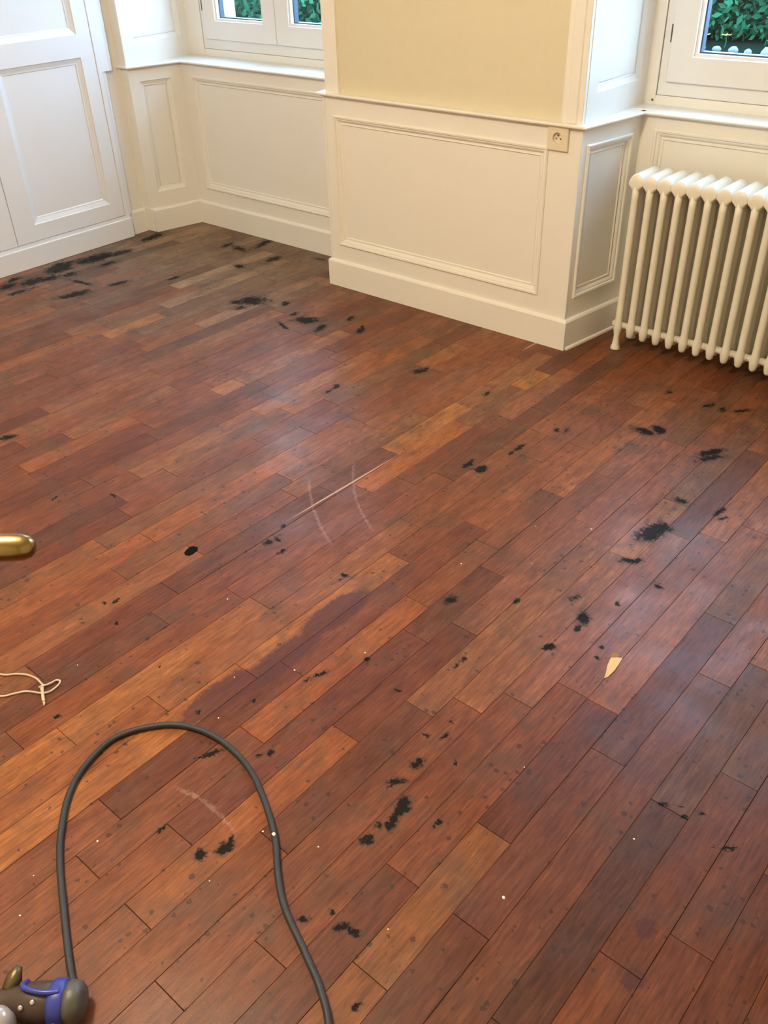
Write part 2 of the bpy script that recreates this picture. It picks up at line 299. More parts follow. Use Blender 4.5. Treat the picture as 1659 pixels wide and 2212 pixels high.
        base = mix(math_('MULTIPLY', ring, math_('MULTIPLY', near, rng(medium.outputs['Fac'], .35, .6, .4, 1))), base, (.55, .38, .34, 1))
    if stains:
        acc = None
        for (x, y, a, c, ang, s) in stains:
            v = ell(x, y, a, c, ang)
            if s < .85: v = math_('ADD', v, (1-s)*.55)
            acc = v if acc is None else math_('MINIMUM', acc, v)
        j = math_('ADD', acc, jit)
        base = mix(rng(j, .75, 1.75, .5, 0), base, (.055, .040, .034, 1))
        base = mix(rng(j, .62, 1.02, .97, 0), base, (.011, .010, .010, 1))
    L.new(base, b.inputs['Base Color'])
    wear = noise(P, 5, 5, .6)
    ro = math_('ADD', rng(wear.outputs['Fac'], .35, .65, .36, .54), math_('MULTIPLY', math_('SUBTRACT', fine.outputs['Fac'], .5), .12))
    L.new(ro, b.inputs['Roughness'])
    bp = nn('ShaderNodeBump'); bp.inputs['Strength'].default_value = .35; bp.inputs['Distance'].default_value = .0006
    L.new(math_('ADD', grain.outputs['Fac'], math_('MULTIPLY', medium.outputs['Fac'], 1.6)), bp.inputs['Height']); L.new(bp.outputs[0], b.inputs['Normal'])
    if stains:
        L.new(rng(j, .62, 1.3, .04, .28), b.inputs['Specular IOR Level'])
    else: b.inputs['Specular IOR Level'].default_value = .28
    return mt

# ------------------------------------------------------------------ floor: every board a plank
floor = bxo('floor', -3.0, 2.8, -4.4, .62, -.08, -.012, SUBF)
struct(floor)
def col_of(x, y): return (x-(y+1.5)*math.tan(ANG)-C0)/PITCH
FLOOR_GAIN = (.585, .47, .325)
PAL = {'b': (.36, .155, .068), 'y': (.43, .195, .078), 'o': (.36, .14, .058), 't': (.34, .155, .085), 'p': (.30, .125, .085),
       'r': (.185, .062, .042), 'd': (.145, .060, .045), 'm': (.24, .090, .055), 'g': (.21, .105, .070), 'n': (.27, .098, .050)}
# boards read off the photograph: column -> (start, end, tone)
FIX = {-13: [(-3.3, -1.852, 'b'), (-1.852, -1.05, 'g')], -12: [(-3.3, -1.753, 'o'), (-1.753, -.9, 'o')],
       -6: [(-3.3, -2.30, 'y'), (-2.30, -1.748, 'y'), (-1.748, -1.0, 'm')], -5: [(-3.4, -2.12, 'o'), (-2.12, -1.251, 't'), (-1.251, -.6, 'n')],
       -4: [(-3.3, -1.93, 'y'), (-1.93, -1.391, 'y'), (-1.391, -.75, 'm')], -3: [(-3.2, -2.35, 'm'), (-2.35, -1.86, 'r'), (-1.86, -1.15, 'r'), (-1.15, -.6, 'n')],
       -2: [(-3.3, -2.45, 'n'), (-2.45, -2.05, 'm'), (-2.05, -1.5, 'o'), (-1.5, -1.2, 'n'), (-1.2, -.879, 'm'), (-.879, -.144, 'o'), (-.144, .34, 'm')],
       -1: [(-3.2, -2.30, 'n'), (-2.30, -1.60, 'r'), (-1.60, -1.2875, 'd'), (-1.2875, -.7, 'm')],
       0: [(-3.4, -2.45, 'n'), (-2.45, -1.923, 'o'), (-1.923, -1.509, 'r'), (-1.509, -.95, 'p'), (-.95, -.4, 'm')],
       1: [(-3.2, -2.2, 'n'), (-2.2, -1.773, 'd'), (-1.773, -1.0, 't'), (-1.0, -.35, 'm')],
       2: [(-3.2, -2.5, 'm'), (-2.5, -1.70, 'm'), (-1.70, -1.024, 't'), (-1.024, -.705, 'b'), (-.705, -.1, 'g')],
       3: [(-3.3, -2.35, 'm'), (-2.35, -1.62, 'n'), (-1.62, -.85, 'p'), (-.85, -.3, 'd')],
       4: [(-3.2, -2.1, 'r'), (-2.1, -1.52, 'n'), (-1.52, -.8, 'm')],
       5: [(-3.3, -2.40, 'y'), (-2.40, -2.272, 'b'), (-2.272, -1.925, 'y'), (-1.925, -1.5216, 'r'), (-1.5216, -.7, 'p')],
       6: [(-3.3, -2.1, 'm'), (-2.1, -1.635, 'm'), (-1.635, -1.1, 'r'), (-1.1, -.5, 'g')],
       7: [(-3.3, -2.3, 'n'), (-2.3, -1.3, 'n'), (-1.3, -.6, 'm')],
       8: [(-3.3, -2.2, 'm'), (-2.2, -1.673, 'd'), (-1.673, -1.2, 'g'), (-1.2, -.5, 'p')],
       9: [(-3.3, -2.0, 'n'), (-2.0, -1.5287, 'n'), (-1.5287, -.9, 'g')], 10: [(-3.3, -1.9, 'm'), (-1.9, -1.45, 'm'), (-1.45, -.8, 'g')],
       -29: [(-1.001, -.714, 'y')], -28: [(-1.30, -.9, 'n')], -24: [(-.869, -.391, 'b')], -21: [(-1.569, -1.122, 't')], -19: [(-1.056, -.944, 'y')],
       -16: [(-1.574, -1.07, 't')], -15: [(-1.5, -1.0, 'g')], -9: [(-.986, -.598, 'y')], -13.5: [], -8: [(-1.2, -.7, 'o'), (-.373, -.215, 'y')]}
FIX[-14] = [(-2.6, -1.72, 'r'), (-1.72, -1.2, 'm')]
FIX[-13].append((-.446, -.203, 'b')); FIX[-13].sort()
FIX[-11] = [(-2.6, -1.9, 'n'), (-1.9, -1.3, 'g')]
cells = []
for c in range(-44, 30):
    y = -4.3; fx = list(FIX.get(c, []))
    rr = random.Random(900+c)
    while y < .6:
        if fx and abs(fx[0][0]-y) < 1e-6:
            a, e, t = fx.pop(0)
        else:
            lim = fx[0][0] if fx else .62
            e = y+rr.uniform(.28, .78)
            if lim-e < .16: e = lim
            t = rr.choices('tpmrdgno', weights=(6, 8, 26, 14, 10, 14, 16, 4))[0]
            a = y
        cells.append((c, a, min(e, .62), t)); y = e
def in_view(x, y):
    v = Vector((x, y, 0))-Vector(CAM['loc']); d = v.dot(FW)
    if d <= 0.05: return 0
    px, py = 829.5+CAM['f']*v.dot(RT)/d, 1106-CAM['f']*v.dot(UP)/d
    return 1/(d*d) if (-60 < px < 1720 and -60 < py < 2280) else 0
def walls_hide(x, y):       # under the walls
    return (-1.15 < x < -.03 and y > .05) or y > .40 or x < -2.57
vis, hid = [], []
for cell in cells:
    c, a, e, t = cell; s = 0
    for k in range(7):
        yy = a+(e-a)*k/6; xx = C0+(c+.5)*PITCH+(yy+1.5)*math.tan(ANG)
        if not walls_hide(xx, yy): s = max(s, in_view(xx, yy))
    if s: vis.append((s*(e-a), cell))
    else: hid.append(cell)
vis.sort(reverse=True)
hid += [c for _, c in vis[299:]]; vis = vis[:299]
NB = 9
bins = {}
def bin_of(c): return max(0, min(NB-1, int((c+35)/5.5)))
mats = {}
for k in range(NB):
    def inb(e, m=.02):
        cc = col_of(e[0], e[1]); w = max(e[2], e[3])/PITCH if m else 0
        lo, hi = -35+5.5*k-1-w, -35+5.5*(k+1)+1+w
        if k == 0: lo = -99
        if k == NB-1: hi = 99
        return lo < cc < hi
    mats[k] = wood_mat('floor_wood_%d' % k, [s for s in STAINS if inb(s)], [s for s in REDS if inb(s)], [s for s in PALES if inb(s)],
                       [s for s in SCUFFS if inb((s[1][0], s[1][1], .15, .15))])
def plank_bm(bm, c, a, e, rr, gap=.0003):
    g0 = gap*(1 if rr.random() < .7 else 2.4); dz = rr.uniform(-.0006, 0)
    x0 = C0+c*PITCH+gap*.5; x1 = C0+(c+1)*PITCH-g0
    tn = math.tan(ANG); vs = []
    b = .0006
    for z, ins in ((-.014, 0), (dz-b, 0), (dz, b)):
        r = []
        for x, y in ((x0+ins, a+.0005+ins), (x1-ins, a+.0005+ins), (x1-ins, e-.0005-ins), (x0+ins, e-.0005-ins)):
            r.append(bm.verts.new((x+(y+1.5)*tn, y, z)))
        vs.append(r)
    for p, q in zip(vs, vs[1:]):
        for j in range(4): bm.faces.new((p[j], p[(j+1) % 4], q[(j+1) % 4], q[j]))
    bm.faces.new(vs[-1])
def tone(t, rr, x, y):
    col = [q*.78+mq*.22 for q, mq in zip(PAL[t], (.27, .108, .058))]; k = rr.uniform(.90, 1.10); h = rr.uniform(-.06, .06)
    col = [col[0]*k*(1+h*.4), col[1]*k, col[2]*k*(1-h)]
    if y > -1.7: w = min(1, (y+1.7)/.8)*.8; col = [c_*(1+w*q) for c_, q in zip(col, (.30, .42, .44))]   # paler and less red towards the windows
    if y > -.95 and x < -1.0:                      # dusty grey-brown zone near the far walls
        g = sum(col)/3; w = min(1, (y+.95)/.6)*min(1, (-x-1)/.5)*.75
        col = [c_*(1-w)+g*q*w for c_, q in zip(col, (1.9, 1.6, 1.35))]
    if x > .75 and y < -1.2:                       # boards made darker towards the near right
        w = min(1, (x-.75)/.4)*.9; col = [c_*(1-w+w*q) for c_, q in zip(col, (.72, .74, .78))]
    return [q*g_ for q, g_ in zip(col, FLOOR_GAIN)]+[1]
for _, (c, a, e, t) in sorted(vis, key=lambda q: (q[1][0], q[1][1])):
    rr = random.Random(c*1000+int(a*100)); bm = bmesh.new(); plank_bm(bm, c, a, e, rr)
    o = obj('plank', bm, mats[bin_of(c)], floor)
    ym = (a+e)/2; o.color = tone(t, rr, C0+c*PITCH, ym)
for grp in (0,):
    bm = bmesh.new()
    for (c, a, e, t) in hid: plank_bm(bm, c, a, e, random.Random(c*1000+int(a*100)))
    o = obj('plank_field', bm, mats[4], floor); o.color = (.14, .045, .023, 1); o['kind'] = 'stuff'
    o['label'] = 'brown floorboards outside the view'

# ------------------------------------------------------------------ walls
W, ZR, ZB = 1.194, .80, .119
YN2, YN1 = .330, .273            # depth of the dado in each niche
YW = .44                         # plane of the windows above the sill
XL = -2.537                      # cupboard face
X1, X1F = -2.435, -2.496         # left niche side (back / front)
CEIL = 2.62
H = 2.62
# masonry behind: pier, strips and lintels
def poly_prism(name, pts, z0, z1, mat, parent=None):
    bm = bmesh.new(); lo = [bm.verts.new((x, y, z0)) for x, y in pts]; hi = [bm.verts.new((x, y, z1)) for x, y in pts]
    n = len(pts)
    for j in range(n): bm.faces.new((lo[j], lo[(j+1) % n], hi[(j+1) % n], hi[j]))
    bm.faces.new(list(reversed(lo))); bm.faces.new(hi); recalc(bm)
    return obj(name, bm, mat, parent)
PB = .014     # dado woodwork thickness in front of the core
def dado(name, parent, P0, P1, z0, z1, panels, thick=.014, mat=PAINT, bolec=False, bead=None):
    """panelled board face between P0 and P1 (room side on the right of travel); panels: (u0,u1,w0,w1)"""
    P0 = Vector((P0[0], P0[1], 0)); P1 = Vector((P1[0], P1[1], 0)); L = (P1-P0).length; U = (P1-P0)/L; N = Vector((U.y, -U.x, 0)); Z = Vector((0, 0, 1))
    def pt(u, w, o): return P0+U*u+Z*w+N*o
    def slab(bm, u0, u1, w0, w1, o0, o1):
        q = [(u0, w0), (u1, w0), (u1, w1), (u0, w1)]
        lo = [bm.verts.new(pt(u, w, o0)) for u, w in q]; hi = [bm.verts.new(pt(u, w, o1)) for u, w in q]
        for j in range(4): bm.faces.new((lo[j], lo[(j+1) % 4], hi[(j+1) % 4], hi[j]))
        bm.faces.new(list(reversed(lo))); bm.faces.new(hi)
    us = sorted({0, L}|{p[0] for p in panels}|{p[1] for p in panels})
    inner_z = sorted({z0, z1}|{p[2] for p in panels}|{p[3] for p in panels})
    # stiles (full height) then rails between
    def mk(nm, *a):
        bm = bmesh.new(); slab(bm, *a, -thick, 0); recalc(bm); obj(nm, bm, mat, parent)
    ue = []
    for p in sorted({(p[0], p[1]) for p in panels}): ue.append(p)
    last = 0
    for a, b2 in ue:
        if a-last > 1e-4: mk('stile', last, a, z0, z1)
        col = sorted([p for p in panels if p[0] == a], key=lambda p: p[2]); zl = z0
        for p in col:
            if p[2]-zl > 1e-4: mk('rail', a, b2, zl, p[2])
            zl = p[3]
        if z1-zl > 1e-4: mk('rail', a, b2, zl, z1)
        last = b2
    if L-last > 1e-4: mk('stile', last, L, z0, z1)
    if bolec: prof = [(-.004, 0), (-.004, .004), (0, .007), (.006, .006), (.009, .0005), (.013, .0005), (.017, -.002), (.022, -.009), (.027, -.009), (.030, -.006), (.034, -.010)]
    else: prof = [(0, 0), (.003, .0), (.006, -.004), (.020, -.010), (.024, -.010), (.026, -.013), (.030, -.013)]
    for (u0, u1, w0, w1) in panels:
        bm = bmesh.new(); rings = []
        for ins, h in prof:
            rings.append([bm.verts.new(pt(u, w, h)) for u, w in ((u0+ins, w0+ins), (u1-ins, w0+ins), (u1-ins, w1-ins), (u0+ins, w1-ins))])
        for a, b2 in zip(rings, rings[1:]):
            for j in range(4): bm.faces.new((a[j], a[(j+1) % 4], b2[(j+1) % 4], b2[j]))
        recalc(bm); obj('moulding', bm, mat, parent)
        i = prof[-1][0]-.002; hh = prof[-1][1]
        bm = bmesh.new(); slab(bm, u0+i, u1-i, w0+i, w1-i, -thick-.002, hh); recalc(bm); obj('panel', bm, mat, parent)
CORE_T = .018
# --- pier between the windows
pier = poly_prism('wall_pier', [(-W+CORE_T, CORE_T), (-CORE_T, CORE_T), (.049-CORE_T, YN2+.02), (.0, .62), (-W-.03, .62), (-W-.045+CORE_T, YN1+.05)], 0, ZR-.02, PLASTER)
struct(pier)
poly_prism('upper_wall', [(-1.158, .012), (-.024, .012), (-.026, YW+.05), (-.026, .62), (-1.158, .62), (-1.158, YW+.05)], ZR-.02, CEIL, WALLP, pier)
dado('pier', pier, (-W, 0), (0, 0), 0.0, ZR-.0135, [(.058, W-.130, .190, .714)], bolec=True)
dl = math.hypot(.049, YN2)
dado('pier_side', pier, (0, 0.0), (.049, YN2), 0.0, ZR-.0135, [(.034, .282, .197, .729)], bolec=True)
dado('pier_side', pier, (-W-.045, YN1), (-W, 0), 0.0, ZR-.0135, [(.03, .235, .197, .729)], bolec=True)
# bead strips on the pier's corners
for x0, x1 in ((-.0125, .0012), (-W-.0012, -W+.0125)):
    bm = bmesh.new(); box(bm, x0, x1, -.0035, .010, ZB, ZR-.0135); bevel(bm, .003, 2); obj('corner_bead', bm, PAINT, pier)
# casings on the pier above the rail
bxo('casing', -1.176, -1.104, -.002, .02, ZR-.002, CEIL, PAINT, pier, .002)
bxo('casing', -.086, -.006, -.002, .02, ZR-.002, CEIL, PAINT, pier, .002)
bm = bmesh.new(); box(bm, -.066, -.026, -.006, .01, ZR, CEIL); bevel(bm, .003, 1); obj('casing_fillet', bm, PAINT, pier)
# panelled upper reveal of the right niche and plain left one
def reveal(parent, P0, P1, z0, z1):
    L = (Vector(P1)-Vector(P0)).length
    dado('reveal', parent, P0, P1, z0, z1, [(.06, L-.05, z0+.085, z1-.09)], bolec=False)
reveal(pier, (-.004, .016), (-.006, YW), ZR-.002, 2.42)
reveal(pier, (-1.184, YW), (-1.178, .016), ZR-.002, 2.42)

# --- window wall of each niche
def niche(name, xa, xb, yd, ya_up, xu0, xu1, wx0, wx1, panels):
    core = poly_prism(name, [(xa-.02, yd+CORE_T), (xb+.02, yd+CORE_T), (xb+.02, .62), (xa-.02, .62)], 0, ZR-.02, PLASTER)
    struct(core)
    dado('back', core, (xa, yd), (xb, yd), 0.0, ZR-.0135, panels, bolec=True)
    # upper wall around the window: strips, lintel, apron under the frame
    bxo('window_cheek', xu0-.03, wx0, YW, YW+.09, ZR-.002, CEIL, PAINT, core)
    bxo('window_cheek', wx1, xu1+.03, YW, YW+.09, ZR-.002, CEIL, PAINT, core)
    bxo('lintel', wx0, wx1, YW, YW+.09, 2.38, CEIL, PAINT, core)
    bxo('apron', wx0, wx1, YW+.002, YW+.09, ZR-.002, .831, PAINT, core)
    # outer stone reveals
    bxo('outer_reveal', xu0-.45, wx0+.018, YW+.09, .66, -.6, CEIL+.2, STONEO, core)
    bxo('outer_reveal', wx1-.018, xu1+.45, YW+.09, .66, -.6, CEIL+.2, STONEO, core)
    bxo('outer_lintel', wx0+.018, wx1-.018, YW+.09, .66, 2.40, CEIL+.2, STONEO, core)
    bxo('outer_sill', wx0+.018, wx1-.018, .535, .70, .72, .80, STONEO, core)
    bxo('niche_soffit', xu0, xu1, .0, YW, 2.42, 2.50, PAINT, core)
    return core
n1 = niche('wall_left_niche', X1, -W-.045, YN1, 0, -2.55, -1.184, -2.44, -1.34, [(.079, (-W-.045-X1)-.079, .19, .73)])
n2 = niche('wall_right_niche', .049, 1.235, YN2, 0, -.010, 1.19, .035, 1.135, [(.056, 1.13, .19, .741)])
# pieces closing the left niche on its left, next to the cupboard
wl = poly_prism('wall_left_return', [(-2.75, .03), (X1F-CORE_T, .03), (X1-CORE_T, YN1+.05), (X1-CORE_T, .62), (-2.75, .62)], 0, ZR-.02, PLASTER)
struct(wl)
dado('side', wl, (X1F, 0), (X1, YN1), 0.0, ZR-.0135, [(.045, .218, .195, .73)], bolec=False)
bxo('corner_post', -2.555, X1F, -.006, .03, 0.0, ZR-.0135, PAINT, wl, .003)
bxo('return_board', -2.76, -2.563, -.13, -.001, 0.0, CEIL, PAINT, wl)
bxo('corner_fillet', -2.575, -2.553, -.010, .03, 0.0, ZR-.0135, PAINT, wl, .002)
poly_prism('upper_wall', [(-2.76, .0), (-2.552, .0), (-2.585, YW), (-2.585, .53), (-2.76, .53)], ZR-.02, CEIL, PAINT, wl)
reveal(wl, (-2.50, -.002), (-2.555, YW), ZR-.002, 2.42)
bxo('casing', -2.60, -2.50, -.008, .004, ZR-.002, CEIL, PAINT, wl, .002)
# right part of the window wall, out of the picture on the right
wr = poly_prism('wall_right_return', [(1.25, 0.0), (2.75, 0.0), (2.75, .62), (1.235, .62), (1.235, YN2)], 0, CEIL, PAINT); struct(wr)
wt = bxo('wall_window_header', -2.76, 2.75, .0, .53, 2.50, CEIL, PLASTER); struct(wt)
for nm, a in (('wall_left', (-2.86, -2.76, -4.3, .53, 0, CEIL)), ('wall_right', (2.70, 2.80, -4.3, .0, 0, CEIL)), ('wall_back', (-2.86, 2.80, -4.4, -4.3, 0, CEIL))):
    struct(bxo(nm, *a, WALLP))
struct(bxo('ceiling', -2.86, 2.80, -4.4, .62, CEIL, CEIL+.1, CEILM))
# far left wall face beyond the cupboard
struct(bxo('wall_left_panelling', -2.76, XL, -4.3, -2.0, 0, CEIL, PAINT))

# --- skirting boards
bprof = [(-.004, 0), (.014, 0), (.014, ZB-.010), (.011, ZB-.004), (.004, ZB), (-.004, ZB)]
def skirting(name, path):
    bm = bmesh.new(); sweep_wall(bm, path, bprof); return struct(obj(name, bm, PAINT))
skirting('baseboard_pier', [(-W-.045, YN1), (-W, 0), (0, 0), (.049, YN2)])
skirting('baseboard_left_niche', [(X1F, .002), (X1, YN1), (-W-.045, YN1)])
skirting('baseboard_right_niche', [(.049, YN2), (1.235, YN2), (1.25, 0)])
skirting('baseboard_left_return', [(-2.563, -.14), (-2.563, -.010)])
bm = bmesh.new(); sweep_wall(bm, [(.0, .0), (.049, YN2)], [(.012, 0), (.022, 0), (.021, .007), (.016, .011), (.012, .012)]); struct(obj('trim_6', bm, PAINT))
bm = bmesh.new(); box(bm, -2.556, X1F+.003, -.010, .02, 0, ZB+.004); bevel(bm, .003); struct(obj('trim_7', bm, PAINT))

# --- chair rail all around, with the sill boards behind it
rprof = [(-.03, ZR-.014), (.010, ZR-.014), (.013, ZR-.0115), (.019, ZR-.011), (.0225, ZR-.008), (.023, ZR-.004), (.020, ZR-.0008), (.016, ZR), (-.03, ZR)]
def rail(name, path):
    bm = bmesh.new(); sweep_wall(bm, path, rprof); o = struct(obj(name, bm, PAINT)); return o
rail('trim_1', [(-W-.045, YN1+.0), (-W, 0), (0, 0), (.049, YN2)])
rail('trim_2', [(-2.575, .0), (X1F, .0), (X1, YN1), (-W-.045, YN1)])
rail('trim_3', [(.049, YN2), (1.235, YN2), (1.25, 0)])
def sill(name, x0, x1, y0):
    bm = bmesh.new(); box(bm, x0, x1, y0+.012, YW+.03, ZR-.013, ZR+.001); bevel(bm, .0015); return struct(obj(name, bm, PAINTW))
s1 = sill('trim_4', -2.56, -1.175, YN1); s2 = sill('trim_5', -.012, 1.24, YN2)
# ledges where the upper walls stand back from the dado
def ledge(par, pts): poly_prism('ledge', pts, ZR-.0135, ZR-.0006, PAINT, par)
ledge(pier, [(-.02, .0), (.002, .0), (.051, YN2), (.051, YW), (-.02, YW)])
ledge(pier, [(-1.17, .0), (-1.17, YW), (-W-.05, YW), (-W-.047, YN1), (-W-.002, .0)])
ledge(wl, [(-2.58, -.004), (X1F, -.004), (X1, YN1), (X1, YW), (-2.60, YW)])

# ------------------------------------------------------------------ windows
def ring_frame(bm, x0, x1, z0, z1, w, y0, y1, wb=None):
    """rectangular frame of member width w (bottom wb)"""
    wb = wb or w
    o = [(x0, z0), (x1, z0), (x1, z1), (x0, z1)]; i = [(x0+w, z0+wb), (x1-w, z0+wb), (x1-w, z1-w), (x0+w, z1-w)]
    R_ = []
    for y, q in ((y0, o), (y0, i), (y1, i), (y1, o)): R_.append([bm.verts.new((x, y, z)) for x, z in q])
    for a, b2 in ((0, 1), (1, 2), (2, 3), (3, 0)):
        for j in range(4): bm.faces.new((R_[a][j], R_[a][(j+1) % 4], R_[b2][(j+1) % 4], R_[b2][j]))
    recalc(bm)
def window(name, x0, x1):
    z0, z1 = .832, 2.38
    root = empty(name, (x0, YW, z0)); struct(root)
    def sub(nm, bm, mat, par=root, bv=0.0, smooth=False):
        if bv: bevel(bm, bv)
        o = obj(nm, bm, mat, None, smooth); o.parent = par; o.matrix_parent_inverse = par.matrix_world.inverted() if par is not root else Matrix.Translation(root.location).inverted(); return o
    bm = bmesh.new(); ring_frame(bm, x0+.002, x1-.002, z0, z1, .04, YW+.004, YW+.07, .046); sub('frame', bm, PAINTW, bv=.002)
    xm = (x0+x1)/2
    for k, (a, e) in enumerate(((x0+.034, xm-.0015), (xm+.0015, x1-.034))):
        bm = bmesh.new(); ring_frame(bm, a, e, z0+.046, z1-.034, .088 if True else 0, YW-.010, YW+.05, .084); sash = sub('sash', bm, PAINTW, bv=.0025)
        bm = bmesh.new(); ring_frame(bm, a+.085, e-.085, z0+.127, z1-.119, .012, YW+.0, YW+.03, .012); sub('glazing_bead', bm, PAINTW, sash)
        bm = bmesh.new(); ring_frame(bm, a+.096, e-.096, z0+.138, z1-.130, .006, YW+.018, YW+.045); sub('gasket', bm, GASKET, sash)
        bm = bmesh.new(); box(bm, a+.09, e-.09, YW+.032, YW+.036, z0+.132, z1-.124); sub('pane', bm, GLASS, sash)
        bm = bmesh.new(); hx = a-.001 if k == 0 else e+.001
        for zz in (z0+.17, z1-.35):
            tube(bm, [(hx, YW-.010, zz), (hx, YW-.010, zz+.055)], .0022, 8)
        sub('hinge', bm, GREYM, sash)
    bm = bmesh.new(); box(bm, xm-.014, xm+.014, YW-.018, YW-.009, z0+.50, z0+.56); sub('latch_plate', bm, PAINTW, bv=.002)
    return root
window('window_1', -2.44, -1.34)
w2 = window('window_2', .035, 1.135)
bm = bmesh.new(); lathe(bm, [(.003, 0), (.0045, .001), (.0035, .003), (0, .0035)], axis_m((.026, YW-.0005, .815), (0, -1, 0)), 10)
o = obj('screw', bm, RUSTM, n2, label='small dark screw head beside the right window')

# ------------------------------------------------------------------ cupboard on the left wall
cup = empty('cupboard', (-2.60, -1.0, 0)); tag(cup, 'white built-in cupboard with panelled doors along the left wall', 'cupboard')
def csub(nm, bm, mat=CUPP, par=cup, label=None):
    o = obj(nm, bm, mat, None); o.parent = par
    o.matrix_parent_inverse = Matrix.Translation(cup.location).inverted() if par is cup else Matrix.Identity(4)
    if label: o['label'] = label
    return o
bm = bmesh.new(); box(bm, -2.76, XL-.030, -2.0, -.10, 0, CEIL-.002); csub('carcass', bm)
bm = bmesh.new(); box(bm, XL-.03, XL+.012, -2.0, -.118, 0, .098); bevel(bm, .002)
box(bm, XL-.03, XL+.004, -2.0, -.122, .098, .1135); csub('plinth', bm)
# architrave at the right end of the doors
def archi(nm, za, zb, ye):
    bm = bmesh.new(); sw = [(XL-.03, -.146), (XL+.001, -.146), (XL+.003, -.143), (XL+.003, ye-.032), (XL-.003, ye-.028), (XL-.001, ye-.018), (XL-.005, ye-.010), (XL-.012, ye-.004), (XL-.030, ye), (XL-.03, ye-.03)]
    lo = [bm.verts.new((x, y, za)) for x, y in sw]; hi = [bm.verts.new((x, y, zb)) for x, y in sw]
    for j in range(len(sw)): bm.faces.new((lo[j], lo[(j+1) % len(sw)], hi[(j+1) % len(sw)], hi[j]))
    bm.faces.new(list(reversed(lo))); bm.faces.new(hi); recalc(bm); csub(nm, bm)

archi('architrave', .1135, ZR-.012, -.090); archi('architrave', ZR-.012, CEIL-.004, -.050)
def door_leaf(y0, y1, hside):
    d = empty('door', (0, 0, 0)); d.parent = cup; d.matrix_parent_inverse = Matrix.Translation(cup.location).inverted()
    z0, z1 = .1165, 2.25; st = .0
    pa, pb = (y0+.105, y1-.070) if hside else (y0+.07, y1-.105)
    zs = [(z0, .187), (.187, .865), (.865, .953), (.953, 1.72), (1.72, 1.82), (1.82, 2.16), (2.16, z1)]
    def fb(nm, a, b2, c, e): bm = bmesh.new(); box(bm, XL-.028, XL, a, b2, c, e); csub(nm, bm, par=d)
    fb('stile', y0, pa, z0, z1); fb('stile', pb, y1, z0, z1)
    for k, (c, e) in enumerate(zs):
        if k % 2 == 0: fb('rail', pa, pb, c, e)
        else:
            bm = bmesh.new(); prof = [(0, 0), (.003, 0), (.006, -.004), (.024, -.012), (.030, -.013), (.033, -.016)]
            rings = [[bm.verts.new((XL+h, y, z)) for y, z in ((pa+i, c+i), (pb-i, c+i), (pb-i, e-i), (pa+i, e-i))] for i, h in prof]
            for a, b2 in zip(rings, rings[1:]):
                for j in range(4): bm.faces.new((a[j], a[(j+1) % 4], b2[(j+1) % 4], b2[j]))
            recalc(bm); csub('moulding', bm, par=d)
            bm = bmesh.new(); box(bm, XL-.026, XL-.016, pa+.031, pb-.031, c+.031, e-.031); csub('panel', bm, par=d)
door_leaf(-.762, -.1475, True)
door_leaf(-1.38, -.766, False)
door_leaf(-1.998, -1.384, True)
bm = bmesh.new(); box(bm, XL-.028, XL, -2.0, -.148, 2.253, CEIL-.004); csub('top_rail', bm)

# ------------------------------------------------------------------ wall socket
sk = empty('wall_socket', (-.089, -.0, .751)); tag(sk, 'cream square wall socket on the white dado below the chair rail', 'socket')
def ssub(nm, bm, mat, label=None, smooth=False):
    o = obj(nm, bm, mat, None, smooth); o.parent = sk
    if label: o['label'] = label
    return o
bm = bmesh.new(); hw = .0405; hr = .0195; n = 32; yf = -.011
def sq(t, h):
    c, s = math.cos(t), math.sin(t); k = h/max(abs(c), abs(s)); return c*k, s*k
rings = []
for (kind, v, y) in (('s', hw, 0), ('s', hw, yf+.002), ('s', hw-.002, yf), ('c', hr, yf), ('c', hr-.0012, yf+.0085)):
    rings.append([bm.verts.new(((sq(2*math.pi*j/n, v)[0], y, sq(2*math.pi*j/n, v)[1]) if kind == 's' else (v*math.cos(2*math.pi*j/n), y, v*math.sin(2*math.pi*j/n)))) for j in range(n)])
for a, b2 in zip(rings, rings[1:]):
    for j in range(n): bm.faces.new((a[j], a[(j+1) % n], b2[(j+1) % n], b2[j]))
bm.faces.new(rings[-1]); recalc(bm); ssub('cover_plate', bm, PLASTIC)
for dx in (-.0068, .0112-.0015):
    bm = bmesh.new(); lathe(bm, [(.0028, 0), (.0028, .0006), (0, .0007)], axis_m((dx-.002, yf+.0085, -.003), (0, -1, 0)), 12); ssub('contact_hole', bm, DARKHOLE)
bm = bmesh.new(); lathe(bm, [(.0026, 0), (.0026, .006), (.0018, .008), (0, .0085)], axis_m((-.0005, yf+.009, .009), (0, -1, 0)), 12); ssub('earth_pin', bm, RUSTM, 'metal earth pin', True)
for dx in (-.0, ):
    bm = bmesh.new(); tube(bm, [(hr*.98*math.cos(t/20*2*math.pi), yf+.0002, hr*.98*math.sin(t/20*2*math.pi)) for t in range(21)], .0007, 6); ssub('well_rim', bm, PLASTIC)

